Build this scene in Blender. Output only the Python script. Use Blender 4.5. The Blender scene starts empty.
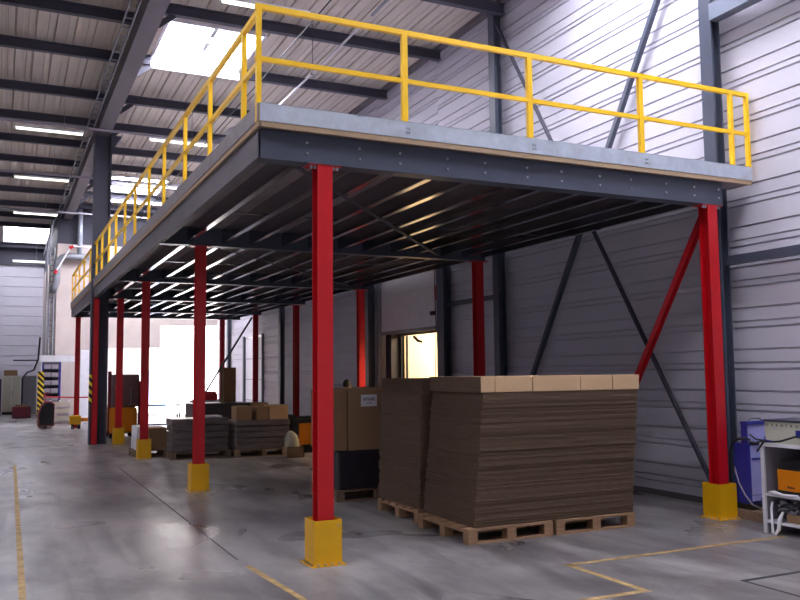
import bpy, bmesh, math, random
from mathutils import Vector, Matrix
random.seed(7)
SC = bpy.context.scene
COL = SC.collection
V = Vector

# ------------------------------------------------------------ camera
cam_d = bpy.data.cameras.new('camera'); cam = bpy.data.objects.new('camera', cam_d); COL.objects.link(cam)
f_ = V((0.42838045, 0.89947429, 0.08623334)); r_ = V((0.90317633, -0.42914281, -0.01043855)); u_ = V((-0.02761721, -0.08235559, 0.99622028))
cam.matrix_world = Matrix(((r_.x, u_.x, -f_.x, -2.49944), (r_.y, u_.y, -f_.y, -6.81134), (r_.z, u_.z, -f_.z, 1.6), (0, 0, 0, 1)))
cam_d.sensor_width = 36; cam_d.lens = 834.65 * 36 / 800; cam_d.clip_end = 300
SC.camera = cam

# ------------------------------------------------------------ world, sun, exposure
w = bpy.data.worlds.new('world'); SC.world = w; w.use_nodes = True
bg = w.node_tree.nodes['Background']; bg.inputs[0].default_value = (0.83, 0.88, 1.0, 1); bg.inputs[1].default_value = .6
sd = bpy.data.lights.new('sun', 'SUN'); sd.energy = 45.0; sd.angle = 0.02; sd.color = (1, .95, .88)
sun = bpy.data.objects.new('sun', sd); COL.objects.link(sun)
sun.rotation_euler = V((-.25, .5, -.87)).to_track_quat('-Z', 'Y').to_euler()
SKYLIGHT = 40.0
SC.view_settings.view_transform = 'Standard'; SC.view_settings.look = 'None'
SC.view_settings.gamma = 1; SC.view_settings.use_curve_mapping = False
SC.view_settings.exposure = 0.0

# ------------------------------------------------------------ materials
def srgb(r, g, b):
    return tuple(((c / 255) / 12.92 if c / 255 < .04045 else ((c / 255 + .055) / 1.055) ** 2.4) for c in (r, g, b)) + (1,)
def mat(name, col, rough=.5, metal=0.0, noise=0.0, scale=6.0, bump=0.0, stretch=None, emit=None, estr=0, rvar=0.0, spec=None):
    m = bpy.data.materials.new(name); m.use_nodes = True; nt = m.node_tree; N = nt.nodes; Lk = nt.links
    b = N['Principled BSDF']; c = srgb(*col)
    b.inputs['Base Color'].default_value = c; b.inputs['Roughness'].default_value = rough; b.inputs['Metallic'].default_value = metal
    if spec is not None: b.inputs['Specular IOR Level'].default_value = spec
    if emit: b.inputs['Emission Color'].default_value = srgb(*emit); b.inputs['Emission Strength'].default_value = estr
    tc = N.new('ShaderNodeTexCoord'); mp = N.new('ShaderNodeMapping'); Lk.new(tc.outputs['Object'], mp.inputs[0])
    if stretch: mp.inputs['Scale'].default_value = stretch
    nz = N.new('ShaderNodeTexNoise'); nz.inputs['Scale'].default_value = scale; nz.inputs['Detail'].default_value = 5; nz.inputs['Roughness'].default_value = .65
    Lk.new(mp.outputs[0], nz.inputs[0])
    if noise or 1:
        n_ = noise or .05
        mx = N.new('ShaderNodeMix'); mx.data_type = 'RGBA'
        mx.inputs['A'].default_value = tuple(x * (1 - n_) for x in c[:3]) + (1,)
        mx.inputs['B'].default_value = tuple(min(1, x * (1 + n_)) for x in c[:3]) + (1,)
        rp = N.new('ShaderNodeMapRange'); rp.inputs['From Min'].default_value = .3; rp.inputs['From Max'].default_value = .7
        Lk.new(nz.outputs[0], rp.inputs[0]); Lk.new(rp.outputs[0], mx.inputs['Factor']); Lk.new(mx.outputs['Result'], b.inputs['Base Color'])
        if rvar:
            r2 = N.new('ShaderNodeMapRange'); r2.inputs['From Min'].default_value = .3; r2.inputs['From Max'].default_value = .7
            r2.inputs['To Min'].default_value = rough - rvar; r2.inputs['To Max'].default_value = rough + rvar
            Lk.new(nz.outputs[0], r2.inputs[0]); Lk.new(r2.outputs[0], b.inputs['Roughness'])
    if bump:
        bp = N.new('ShaderNodeBump'); bp.inputs['Strength'].default_value = bump; bp.inputs['Distance'].default_value = .01
        Lk.new(nz.outputs[0], bp.inputs['Height']); Lk.new(bp.outputs[0], b.inputs['Normal'])
    return m
M = {}
M['clad'] = mat('wall_cladding', (206, 204, 216), .45, .0, .04, 1.5, stretch=(1, .3, 2))
M['roofdeck'] = mat('roof_decking', (206, 196, 184), .55, .1, .08, 2, stretch=(3, .2, 1))
M['navy'] = mat('navy_grey_steel', (74, 80, 96), .38, .0, .06, 3)
M['dark'] = mat('dark_grey_steel', (66, 66, 80), .6, 0, .08, 3)
M['valley'] = mat('brown_grey_steel', (104, 98, 104), .6, 0, .08, 2)
M['galv'] = mat('galvanised_steel', (186, 194, 206), .42, .3, .16, 9, rvar=.08, stretch=(1, 1, 1))
M['joist'] = mat('galvanised_joist', (170, 170, 178), .22, .95, .1, 6, stretch=(1, .2, 1), rvar=.05)
M['chip'] = mat('chipboard_edge', (176, 150, 122), .9, 0, .12, 60)
M['under'] = mat('deck_underside', (152, 138, 138), .75, 0, .15, 5, stretch=(1, .3, 1))
M['red'] = mat('red_paint', (196, 12, 26), .38, 0, .05, 4)
M['yellow'] = mat('yellow_paint', (234, 176, 6), .42, 0, .05, 5)
M['yrail'] = mat('yellow_rail_paint', (250, 198, 12), .42, 0, .04, 5)
M['girt'] = mat('blue_grey_rail', (112, 120, 138), .5)
M['sidegalv'] = mat('shaded_galvanised_steel', (142, 134, 136), .5, .2, .15, 6)  # galvanised tint darkened to paint the shade on the aisle-side toe board
M['steel'] = mat('bolt_steel', (190, 192, 198), .3, .9)
M['card'] = mat('cardboard_edge', (106, 88, 74), .95, 0, .32, 5, stretch=(.6, .6, 60), spec=.1)
M['cardtop'] = mat('tan_cardboard', (206, 172, 134), .85, 0, .05, 3)
M['cardbox'] = mat('brown_cardboard', (150, 118, 88), .85, 0, .08, 4)
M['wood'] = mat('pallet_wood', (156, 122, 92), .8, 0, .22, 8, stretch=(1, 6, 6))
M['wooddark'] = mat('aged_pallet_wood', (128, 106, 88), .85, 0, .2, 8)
M['white'] = mat('white_paint', (232, 230, 236), .5, 0, .04)
M['cream'] = mat('cream_box', (206, 204, 186), .6, 0, .04)
M['black'] = mat('black_rubber', (28, 28, 34), .5, 0, .1)
M['blue'] = mat('blue_enamel', (44, 50, 142), .4, 0, .06)
M['lav'] = mat('lavender_panel', (176, 178, 236), .45, 0, .04)
M['orange'] = mat('orange_enamel', (240, 140, 10), .4, 0, .05)
M['greyplas'] = mat('grey_board', (148, 142, 152), .6, 0, .06)
M['wrap'] = mat('stretch_wrap_grey', (104, 94, 94), .35, 0, .35, 4, bump=.5, stretch=(1, 1, 5))
M['darkwrap'] = mat('black_stretch_wrap', (44, 40, 48), .35, 0, .25, 6, bump=.4, stretch=(1, 1, 4))
M['beige'] = mat('beige_concrete_wall', (206, 192, 186), .9, 0, .07, 1.2)
M['ext'] = mat('white_render_wall', (235, 232, 235), .9, 0, .03)
M['extground'] = mat('pale_yard_concrete', (200, 196, 200), .9, 0, .06)
M['paleblue'] = mat('pale_blue_door', (120, 150, 205), .5, 0, .05)
M['maroon'] = mat('maroon_plastic', (112, 30, 48), .5, 0, .1)
M['brownm'] = mat('brown_machine_cover', (116, 82, 84), .5, 0, .1)
M['glassy'] = mat('skylight_panel', (240, 238, 250), .5, 0, .02, emit=(243, 238, 255), estr=SKYLIGHT)
M['tube'] = mat('lamp_tube', (255, 255, 240), .4, 0, .02, emit=(252, 255, 235), estr=2.2)
M['warm'] = mat('trailer_side_tarp', (240, 226, 200), .7, 0, .03, 3)
M['mid'] = mat('mid_grey_paint', (140, 142, 150), .5, .2, .05)
M['sack'] = mat('pale_sack', (186, 180, 158), .85, 0, .12, 9, bump=.6)
M['hair'] = mat('dark_hair', (15, 10, 9), .7, 0, .3, 60)
M['skin'] = mat('skin', (196, 142, 116), .5, 0, .05)
M['cloth'] = mat('navy_workwear', (38, 44, 66), .9, 0, .1, 20)
M['tapered'] = mat('red_tape', (216, 40, 60), .5)
M['tarp'] = mat('dark_trailer_frame', (38, 40, 54), .6)
M['linepaint'] = mat('worn_yellow_paint', (172, 144, 96), .7, 0, .4, 9)
M['tarcrack'] = mat('dark_floor_joint', (66, 60, 64), .8)
M['tile'] = mat('dark_steel_hatch', (38, 40, 48), .6)

def hazard():
    m = mat('hazard_stripes', (240, 210, 30), .5); nt = m.node_tree; N = nt.nodes; Lk = nt.links; b = N['Principled BSDF']
    tc = N.new('ShaderNodeTexCoord'); sp = N.new('ShaderNodeSeparateXYZ'); Lk.new(tc.outputs['Object'], sp.inputs[0])
    ad = N.new('ShaderNodeMath'); ad.operation = 'ADD'; Lk.new(sp.outputs[0], ad.inputs[0]); Lk.new(sp.outputs[2], ad.inputs[1])
    mu = N.new('ShaderNodeMath'); mu.operation = 'MULTIPLY'; mu.inputs[1].default_value = 5.5; Lk.new(ad.outputs[0], mu.inputs[0])
    fr = N.new('ShaderNodeMath'); fr.operation = 'FRACT'; Lk.new(mu.outputs[0], fr.inputs[0])
    gt = N.new('ShaderNodeMath'); gt.operation = 'GREATER_THAN'; gt.inputs[1].default_value = .5; Lk.new(fr.outputs[0], gt.inputs[0])
    mx = N.new('ShaderNodeMix'); mx.data_type = 'RGBA'; mx.inputs['A'].default_value = srgb(245, 220, 60); mx.inputs['B'].default_value = srgb(26, 26, 30)
    Lk.new(gt.outputs[0], mx.inputs['Factor']); Lk.new(mx.outputs['Result'], b.inputs['Base Color']); return m
M['hazard'] = hazard()

def floor_mat():
    m = bpy.data.materials.new('concrete_floor'); m.use_nodes = True; nt = m.node_tree; N = nt.nodes; Lk = nt.links; b = N['Principled BSDF']
    tc = N.new('ShaderNodeTexCoord')
    def nz(scale, det, st=(1, 1, 1), dist=0, rough=.6, loc=(0, 0, 0), rot=0):
        mp = N.new('ShaderNodeMapping'); mp.inputs['Scale'].default_value = st; mp.inputs['Location'].default_value = loc; mp.inputs['Rotation'].default_value = (0, 0, rot)
        Lk.new(tc.outputs['Object'], mp.inputs[0])
        n = N.new('ShaderNodeTexNoise'); n.inputs['Scale'].default_value = scale; n.inputs['Detail'].default_value = det; n.inputs['Distortion'].default_value = dist; n.inputs['Roughness'].default_value = rough
        Lk.new(mp.outputs[0], n.inputs[0]); return n.outputs[0]
    def rng(s, a, b_, c=0, d=1):
        r = N.new('ShaderNodeMapRange'); r.inputs['From Min'].default_value = a; r.inputs['From Max'].default_value = b_
        r.inputs['To Min'].default_value = c; r.inputs['To Max'].default_value = d; Lk.new(s, r.inputs[0]); return r.outputs[0]
    def mix(fac, A, B):
        x = N.new('ShaderNodeMix'); x.data_type = 'RGBA'; Lk.new(fac, x.inputs['Factor'])
        for k, c in (('A', A), ('B', B)):
            if isinstance(c, tuple): x.inputs[k].default_value = c
            else: Lk.new(c, x.inputs[k])
        return x.outputs['Result']
    base = mix(rng(nz(1.3, 8, dist=.3), .25, .75), srgb(124, 121, 122), srgb(172, 168, 166))
    base = mix(rng(nz(.7, 4, (1, .5, 1), .6, .55, (3, 1, 0)), .4, .6, 0, .85), base, srgb(80, 74, 76))
    base = mix(rng(nz(3, 8, (1, .6, 1), .5, .7), .4, .8, 0, .45), base, srgb(180, 176, 178))
    base = mix(rng(nz(1.6, 3, (2.4, .3, 1), .6, .5, rot=.35), .45, .75, 0, .7), base, srgb(74, 70, 74))
    Lk.new(base, b.inputs['Base Color'])
    rr = rng(nz(.9, 2, (1, .7, 1), .5, .5, (7, 3, 0)), .3, .7, .24, .48)
    Lk.new(rr, b.inputs['Roughness'])
    bp = N.new('ShaderNodeBump'); bp.inputs['Strength'].default_value = .12; bp.inputs['Distance'].default_value = .01
    Lk.new(nz(14, 4), bp.inputs['Height']); Lk.new(bp.outputs[0], b.inputs['Normal'])
    return m
M['floor'] = floor_mat()

# ------------------------------------------------------------ mesh helpers
class MB:
    def __init__(s): s.v = []; s.f = []
    def add(s, vs, fs):
        o = len(s.v); s.v += [tuple(v) for v in vs]; s.f += [tuple(i + o for i in f) for f in fs]; return s
    def box(s, x0, x1, y0, y1, z0, z1):
        return s.add([(x0, y0, z0), (x1, y0, z0), (x1, y1, z0), (x0, y1, z0), (x0, y0, z1), (x1, y0, z1), (x1, y1, z1), (x0, y1, z1)],
                     [(3, 2, 1, 0), (4, 5, 6, 7), (0, 1, 5, 4), (1, 2, 6, 5), (2, 3, 7, 6), (3, 0, 4, 7)])
    def bar(s, a, b, w, h, up=(0, 0, 1), ow=0, oh=0):      # rectangular bar between two points
        a, b = V(a), V(b); d = (b - a).normalized(); u = V(up); sx = d.cross(u)
        if sx.length < 1e-4: sx = d.cross(V((0, 1, 0)))
        sx.normalize(); u = sx.cross(d)
        c = [sx * (ow + i * w / 2) + u * (oh + j * h / 2) for i, j in ((-1, -1), (1, -1), (1, 1), (-1, 1))]
        return s.add([a + q for q in c] + [b + q for q in c], [(0, 1, 2, 3), (7, 6, 5, 4), (1, 0, 4, 5), (2, 1, 5, 6), (3, 2, 6, 7), (0, 3, 7, 4)])
    def hsec(s, a, b, w, h, t=.012, tw=.01, up=(0, 0, 1)):  # H section, flanges normal to `up`
        s.bar(a, b, w, t, up, 0, (h - t) / 2); s.bar(a, b, w, t, up, 0, -(h - t) / 2); s.bar(a, b, tw, h - 2 * t, up); return s
    def prism(s, prof, ax, a, b):                            # closed profile extruded along an axis
        n = len(prof)
        def p(q, t): return {'y': (q[0], t, q[1]), 'x': (t, q[0], q[1]), 'z': (q[0], q[1], t)}[ax]
        return s.add([p(q, a) for q in prof] + [p(q, b) for q in prof], [tuple(range(n)), tuple(range(2 * n - 1, n - 1, -1))] + [(i, i + n, (i + 1) % n + n, (i + 1) % n) for i in range(n)])
    def tube(s, pts, r, n=8, caps=True):
        pts = [V(p) for p in pts]; rings = []; u = None
        for i, p in enumerate(pts):
            d = (pts[min(i + 1, len(pts) - 1)] - pts[max(i - 1, 0)]).normalized()
            if u is None: u = d.orthogonal().normalized()
            u = (u - d * u.dot(d)).normalized(); w_ = d.cross(u)
            rr = r[i] if isinstance(r, (list, tuple)) else r
            rings.append([p + (u * math.cos(2 * math.pi * k / n) + w_ * math.sin(2 * math.pi * k / n)) * rr for k in range(n)])
        vs = [q for R in rings for q in R]; fs = []
        for i in range(len(pts) - 1):
            for k in range(n): fs.append((i * n + k, i * n + (k + 1) % n, (i + 1) * n + (k + 1) % n, (i + 1) * n + k))
        if caps: fs += [tuple(range(n - 1, -1, -1)), tuple(range((len(pts) - 1) * n, len(pts) * n))]
        return s.add(vs, fs)
    def build(s, name, m, parent=None, bevel=0, smooth=False, loc=None):
        me = bpy.data.meshes.new(name); me.from_pydata(s.v, [], s.f); me.validate()
        bm = bmesh.new(); bm.from_mesh(me); bmesh.ops.recalc_face_normals(bm, faces=bm.faces); bm.to_mesh(me); bm.free()
        me.materials.append(M[m] if isinstance(m, str) else m)
        o = bpy.data.objects.new(name, me); COL.objects.link(o)
        if smooth:
            for p in me.polygons: p.use_smooth = True
        if loc is not None:
            me.transform(Matrix.Translation(-V(loc))); o.location = loc
        if parent is not None:
            o.parent = parent; o.location = V(o.location) - parent_loc(parent)
        if bevel:
            b = o.modifiers.new('bevel', 'BEVEL'); b.width = bevel; b.segments = 2; b.limit_method = 'ANGLE'
        return o
def mb(): return MB()
def B(*a): return MB().box(*a)
def tag(o, label=None, cat=None, group=None, kind=None):
    if label: o['label'] = label
    if cat: o['category'] = cat
    if group: o['group'] = group
    if kind: o['kind'] = kind
    return o
def thing(name, loc, label, cat, group=None):
    o = bpy.data.objects.new(name, None); o.empty_display_size = .2; COL.objects.link(o); o.location = loc
    return tag(o, label, cat, group)
def struct(o): o['kind'] = 'structure'; return o
def copy_tree(o, parent=None):
    c = o.copy(); COL.objects.link(c); c.parent = parent
    for ch in list(o.children): copy_tree(ch, c)
    return c
def text(txt, size, m, parent, mw, name='lettering', depth=.001, bold=0):
    cu = bpy.data.curves.new(name, 'FONT'); cu.body = txt; cu.size = size; cu.extrude = depth; cu.align_x = 'LEFT'; cu.offset = bold
    t = bpy.data.objects.new(name + '_tmp', cu); COL.objects.link(t)
    dg = bpy.context.evaluated_depsgraph_get(); me = bpy.data.meshes.new_from_object(t.evaluated_get(dg))
    bpy.data.objects.remove(t); me.name = name; me.materials.clear(); me.materials.append(M[m])
    o = bpy.data.objects.new(name, me); COL.objects.link(o); o.parent = parent
    me.transform(Matrix.Translation(-V(parent_loc(parent))) @ mw); return o
def parent_loc(o):
    l = V((0, 0, 0))
    while o is not None: l += V(o.location); o = o.parent
    return l

# ============================================================ SETTING
XW = 5.15
floor = struct(B(-12, XW + .1, -13, 26, -.2, 0).build('floor', 'floor'))
floor_l = struct(B(-12, -.8, 26, 37.2, -.2, 0).build('floor', 'floor'))
mb().box(-.625, -.61, .45, 8.6, .0005, .002).build('expansion_joint', 'tarcrack', floor)
yard = struct(B(-.8, 30, 26, 60, -.25, -.02).build('ground_yard', 'extground'))

# right wall: ribbed cladding, profile repeated every 0.47 m, extruded along Y
def clad_profile(z0, z1, x):
    pts = []; z = z0; k = 0
    while z < z1:
        for dz, dx in ((0, 0), (.17, 0), (.176, .032), (.19, .032), (.196, 0), (.245, 0), (.251, .03), (.262, .03), (.267, 0), (.395, 0), (.401, .034), (.416, .034), (.419, 0)):
            if z + dz < z1: pts.append((x + dx, z + dz))
        z += .47
    return pts + [(x, z1), (x + .12, z1), (x + .12, z0)]
def clad(y0, y1, z0, z1): return mb().prism(clad_profile(z0, z1, XW), 'y', y0, y1)
wm = mb()
for (a, b, z0, z1) in ((-13, 7.42, 0, 8.1), (10.43, 19.6, 0, 8.1), (22.0, 26, 0, 8.1), (7.42, 10.43, 3.95, 8.1), (19.6, 22.0, 2.86, 8.1)):
    wm.prism(clad_profile(z0 + (.0 if z0 == 0 else 0), z1, XW), 'y', a, b)
wall_r = struct(wm.build('wall_right', 'clad'))
B(XW - .02, XW, -13, 7.4, 0, .07).build('plinth', 'valley', wall_r)
# wall frame columns (H sections) and rails
for y in (-5.1, .3, 5.07, 14.0, 17.2, 23.6):
    mb().hsec((5.01, y, 0), (5.01, y, 7.95), .18, .14, .016, .012, (1, 0, 0)).build('column', 'navy', wall_r)
mb().hsec((5.0, 7.02, 0), (5.0, 7.02, 3.66), .28, .16, .016, .012, (1, 0, 0)).build('column', 'navy', wall_r)
mb().hsec((5.02, 10.6, 0), (5.02, 10.6, 3.66), .2, .16, .012, .01, (1, 0, 0)).build('column', 'navy', wall_r)
mb().bar((5.04, .2, 2.84), (5.04, -13, 2.84), .08, .1).build('girt', 'navy', wall_r)
mb().bar((4.98, .2, 5.79), (4.98, -13, 5.79), .14, .2).build('girt', 'girt', wall_r)
mb().bar((5.06, 5.0, 2.86), (5.06, 7.2, 2.86), .08, .08).build('girt', 'navy', wall_r)
mb().bar((5.05, 5.1, .1), (5.05, .45, 7.55), .06, .07, (1, 0, 0)).build('cross_brace', 'navy', wall_r)
mb().bar((4.99, .45, .15), (4.99, 5.1, 7.75), .035, .05, (1, 0, 0)).build('cross_brace', 'dark', wall_r)
mb().bar((5.05, -13, 7.9), (5.05, 26, 7.9), .14, .07).build('eaves_rail', 'valley', wall_r)

# roof decking: ribs along Y
def roof(x0, x1, y0, y1, holes):
    prof = []; x = x0
    while x < x1 - .05:
        for dx, dz in ((0, 0), (.115, 0), (.122, .012), (.19, .012), (.197, 0), (.295, 0), (.303, .045), (.322, .045), (.33, 0)):
            if x + dx <= x1: prof.append((x + dx, 7.92 + dz))
        x += .33
    prof.append((x1, 7.92))
    m = mb(); ys = sorted(set([y0, y1] + [h[2] for h in holes] + [h[3] for h in holes]))
    for a, b in zip(ys[:-1], ys[1:]):
        hs = sorted([h[:4] for h in holes if h[2] <= a + 1e-6 and h[3] >= b - 1e-6])
        segs = []; cur = x0
        for h in hs: segs.append((cur, h[0])); cur = h[1]
        segs.append((cur, x1))
        for s0, s1 in segs:
            pr = [p for p in prof if s0 - 1e-6 <= p[0] <= s1 + 1e-6]
            pr = [(s0, 7.92)] + pr + [(s1, 7.92), (s1, 8.06), (s0, 8.06)]
            m.prism(pr, 'y', a, b)
    return m
SKY = [(.04, 1.75, 7.9, 9.9, 1), (.5, 2.2, 20.5, 22.8, 1.2), (-2.6, -.75, 31.2, 35.9, .25),
       (.6, 2.4, -4.6, -2.2, .22), (2.9, 4.6, -3.6, -1.2, .6), (2.9, 4.6, .6, 2.2, .95), (-3.2, -1.3, -1.0, 1.4, .3), (-6.5, -4.6, 8.2, 10.6, .5), (-6.5, -4.6, -4.6, -2.2, .4), (-6.5, -4.6, 20.5, 22.8, .5), (2.7, 4.3, 14.0, 16.0, .8), (.6, 4.4, 23.3, 24.6, .55)]  # last skylight is added to brighten the floor near the far opening
ceil = struct(roof(-12, XW, -13, 37.2, [(h[0] - .02, h[1] + .02, h[2] - .02, h[3] + .02) for h in SKY]).build('ceiling', 'roofdeck'))
for i, (x0, x1, y0, y1, pw) in enumerate(SKY):
    M['sky%d' % i] = mat('skylight_panel', (240, 238, 250), .5, 0, .02, emit=(243, 243, 255), estr=SKYLIGHT * pw)
    fr = struct(mb().box(x0 - .05, x1 + .05, y0 - .05, y0, 7.86, 8.1).box(x0 - .05, x1 + .05, y1, y1 + .05, 7.86 if i else 7.7, 8.1).box(x0 - .05, x0, y0, y1, 7.86, 8.1).box(x1, x1 + .05, y0, y1, 7.86, 8.1).build('window_%d' % (i + 1), 'white'))
    B(x0, x1, y0, y1, 8.0, 8.04).build('pane', 'sky%d' % i, fr)
    if i in (0, 1): mb().box((x0 + x1) / 2 - .02, (x0 + x1) / 2 + .06, y0 + .15, y0 + .65, 7.95, 7.98).box((x0 + x1) / 2 - .02, (x0 + x1) / 2 + .06, y0 + .9, y0 + 1.4, 7.95, 7.98).build('opener_bar', 'mid', fr)
# purlins and main valley beam, parts of the roof
def purlin(y, x0, x1): mb().hsec((x0, y, 7.77), (x1, y, 7.77), .12, .19, .014, .012).build('purlin', 'dark', ceil)
for y in (-9.6, -7.2, -4.9, -2.0, .4, 2.6, 5.2, 7.83, 9.79, 12.32, 14.5, 16.62, 18.87, 21.0, 23.17, 25.7, 28.0, 30.3, 36.3): purlin(y, -12, -.6)
for y in (-9.6, -7.2, -4.7, -2.0, .3, 2.6, 4.9, 7.19, 9.72, 12.32, 14.6, 16.94, 18.9, 21.0, 23.1, 25.2): 
    if y == 9.72: purlin(y, -.3, -.02); purlin(y, 1.82, 5.1)
    else: purlin(y, -.3, 5.1)
    if y > 3: mb().bar((-.3, y, 7.45), (-.02, y, 7.68), .1, .02, (0, 1, 0)).build('knee_bracket', 'dark', ceil)
mb().box(-.6, -.3, -13, 37, 7.36, 7.385).box(-.46, -.42, -13, 37, 7.385, 7.85).box(-.6, -.3, -13, 37, 7.83, 7.86).box(-.6, -.58, -13, 37, 7.385, 7.83).build('valley_beam', 'valley', ceil)
ct = mb()
for k in range(90): ct.box(-.84, -.7, 1 + k * .4, 1.03 + k * .4, 7.42, 7.435)
ct.box(-.85, -.835, 0, 36.5, 7.41, 7.47).box(-.705, -.69, 0, 36.5, 7.41, 7.47).build('cable_tray', 'mid', ceil)

# far walls
def ribs_y(x0, x1, z0, z1, y):
    pr = []; z = z0
    while z < z1:
        for dz, dy in ((0, 0), (.2, 0), (.21, .03), (.24, .03), (.25, 0), (.46, 0)):
            if z + dz < z1: pr.append((y + dy, z + dz))
        z += .47
    return mb().prism(pr + [(y, z1), (y + .12, z1), (y + .12, z0)], 'x', x0, x1)
wall_f = struct(ribs_y(-12, -.75, 0, 7.0, 37).build('wall_far', 'clad'))
mb().box(-12, -.75, 36.9, 37.12, 6.9, 7.9).build('head_beam', 'dark', wall_f)
gw = mb().box(-.78, .95, 26, 26.25, 0, 6.45).box(.95, 2.95, 26, 26.25, 2.62, 6.45).box(2.95, XW, 26, 26.25, 3.5, 6.45).box(-.78, -.6, 26.25, 37, 0, 6.45)
wall_g = struct(gw.build('wall_back', 'beige'))
mb().box(-.78, XW, 26, 26.2, 6.45, 7.92).box(-.78, -.62, 26.2, 37, 6.45, 7.9).build('upper_cladding', 'dark', wall_g)
mb().box(.1, .95, 25.97, 26, 0, 2.54).build('spill_light_panel', 'white', wall_g)  # white sheet paints the light spilling over the lower wall
# outer building beyond the opening
wall_o = struct(B(-.6, 18, 34, 34.4, -.2, 7).build('wall_outside', 'ext'))
d3 = tag(B(3.78, 4.55, 33.93, 34, -.02, 1.82).build('door_3', 'paleblue'), kind='structure')
mb().prism([(3.98, 1.0), (4.38, 1.0), (4.38, 1.25), (4.18, 1.45), (3.98, 1.25)], 'y', 33.91, 33.93).build('white_sign', 'white', d3)
# rear & left shell behind the camera, with a large daylight opening
struct(mb().box(-12, -7, -13.2, -13, 0, 8).box(-7, XW, -13.2, -13, 3.4, 8).build('wall_rear', 'clad'))
struct(mb().box(-12.2, -12, -13, 37.2, 0, 7.95).build('wall_left', 'clad'))

# ============================================================ DOCK DOORS
d1 = struct(mb().prism([(5.2, 2.46), (5.2, 3.28), (5.19, 3.29), (5.19, 3.31), (5.2, 3.32), (5.2, 3.95), (5.26, 3.95), (5.26, 2.46)], 'y', 7.5, 10.35).build('door_1', 'white'))
mb().box(5.17, 5.21, 7.5, 10.35, 2.43, 2.5).build('bottom_seal', 'mid', d1)
mb().box(5.12, 5.25, 10.33, 10.43, 0, 3.95).box(5.12, 5.25, 7.42, 7.5, 0, 3.95).build('guide_rail', 'mid', d1)
mb().box(5.16, 5.2, 7.75, 7.9, 2.72, 2.8).box(5.15, 5.16, 7.78, 7.87, 2.73, 2.79).build('handle', 'black', d1)
mb().tube([(5.14, 7.62, 3.9), (5.14, 7.64, 3.2), (5.14, 7.6, 2.5), (5.14, 7.66, 1.3)], .01, 6).build('pull_cord', 'black', d1)
mb().box(5.13, 5.15, 7.52, 7.6, 3.0, 3.3).build('warning_strip', 'red', d1)
# trailer docked at the door
tr = thing('lorry_trailer', (6.4, 8.9, 0), 'open lorry trailer with glowing cream side curtain docked behind the half raised door', 'trailer')
mb().box(5.5, 12, 9.9, 9.94, .9, 3.0).build('side_curtain', 'warm', tr)
mb().box(5.5, 12, 7.2, 9.95, .7, .9).build('trailer_floor', 'wooddark', tr)
mb().box(5.5, 12, 7.2, 7.24, .9, 3.0).build('side_curtain', 'warm', tr)
mb().box(11.96, 12, 7.2, 9.94, .9, 3.0).build('front_bulkhead', 'warm', tr)
mb().box(5.5, 12, 7.2, 9.95, 3.0, 3.05).build('trailer_roof', 'warm', tr)
fm = mb().box(5.48, 5.56, 9.9, 9.97, .7, 3.0).box(5.48, 5.56, 7.2, 7.3, .7, 3.0).box(5.46, 5.54, 7.2, 9.96, 2.40, 2.5)
for k in range(8): fm.box(5.6 + k * .8, 5.64 + k * .8, 9.88, 9.9, .9, 2.9)
fm.build('rear_frame', 'tarp', tr)
mb().tube([(5.5, 9.3, 2.36), (5.5, 9.1, 2.26), (5.5, 8.95, 2.24)], .03, 6).build('latch_hook', 'black', tr)
ds = struct(mb().box(5.27, 5.5, 9.98, 10.4, 0, 3.9).box(5.27, 5.5, 7.1, 7.2, 0, 3.9).box(5.27, 5.5, 7.1, 10.4, 2.52, 3.9).build('trim_1', 'tarp'))
mb().box(5.2, 5.26, 10.24, 10.32, 0, 2.45).build('cream_jamb', 'cream', ds)
tl = bpy.data.lights.new('curtain_sun_fill', 'AREA'); tl.energy = 340; tl.color = (1, .78, .5); tl.shape = 'RECTANGLE'; tl.size = 3.5; tl.size_y = .25
tlo = bpy.data.objects.new('curtain_sun_fill', tl); COL.objects.link(tlo); tlo.location = (8.0, 8.5, 2.9); tlo.rotation_euler = (math.radians(35), 0, 0)  # added light, imitates sun glowing through the trailer tarp
tag(tlo, 'added warm light standing in for sun glow inside the docked trailer', 'fill light')

d2 = struct(mb().box(5.18, 5.24, 19.7, 21.9, .0, 2.84).build('door_2', 'white'))
for z in (.7, 1.4, 2.1): mb().box(5.165, 5.18, 19.7, 21.9, z, z + .02).build('panel_joint', 'mid', d2)
mb().box(5.1, 5.26, 19.58, 19.7, 0, 2.9).box(5.1, 5.26, 21.9, 22.02, 0, 2.9).build('door_post', 'navy', d2)

# ============================================================ BUILDING COLUMN UNDER THE VALLEY BEAM
bc = thing('steel_column', (-.46, 14.0, 0), 'tall dark grey steel roof column rising past the edge of the mezzanine deck', 'column')
mb().hsec((-.45, 14.05, 0), (-.45, 14.05, 7.355), .36, .38, .02, .014, (1, 0, 0)).build('shaft', 'dark', bc)
mb().prism([(-.27, 7.35), (-.27, 6.75), (-.24, 6.95), (-.16, 7.15), (-.02, 7.35)], 'y', 13.9, 14.2).build('haunch_bracket', 'dark', bc)
mb().box(-.668, -.6, 13.868, 13.878, .95, 1.62).build('hazard_tape', 'hazard', bc)
rp = tag(mb().box(-.6, -.47, 13.9, 14.03, 0, 3.4).build('red_post', 'red'), 'narrow dark red post standing in the recess of the tall grey roof column', 'post')

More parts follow.
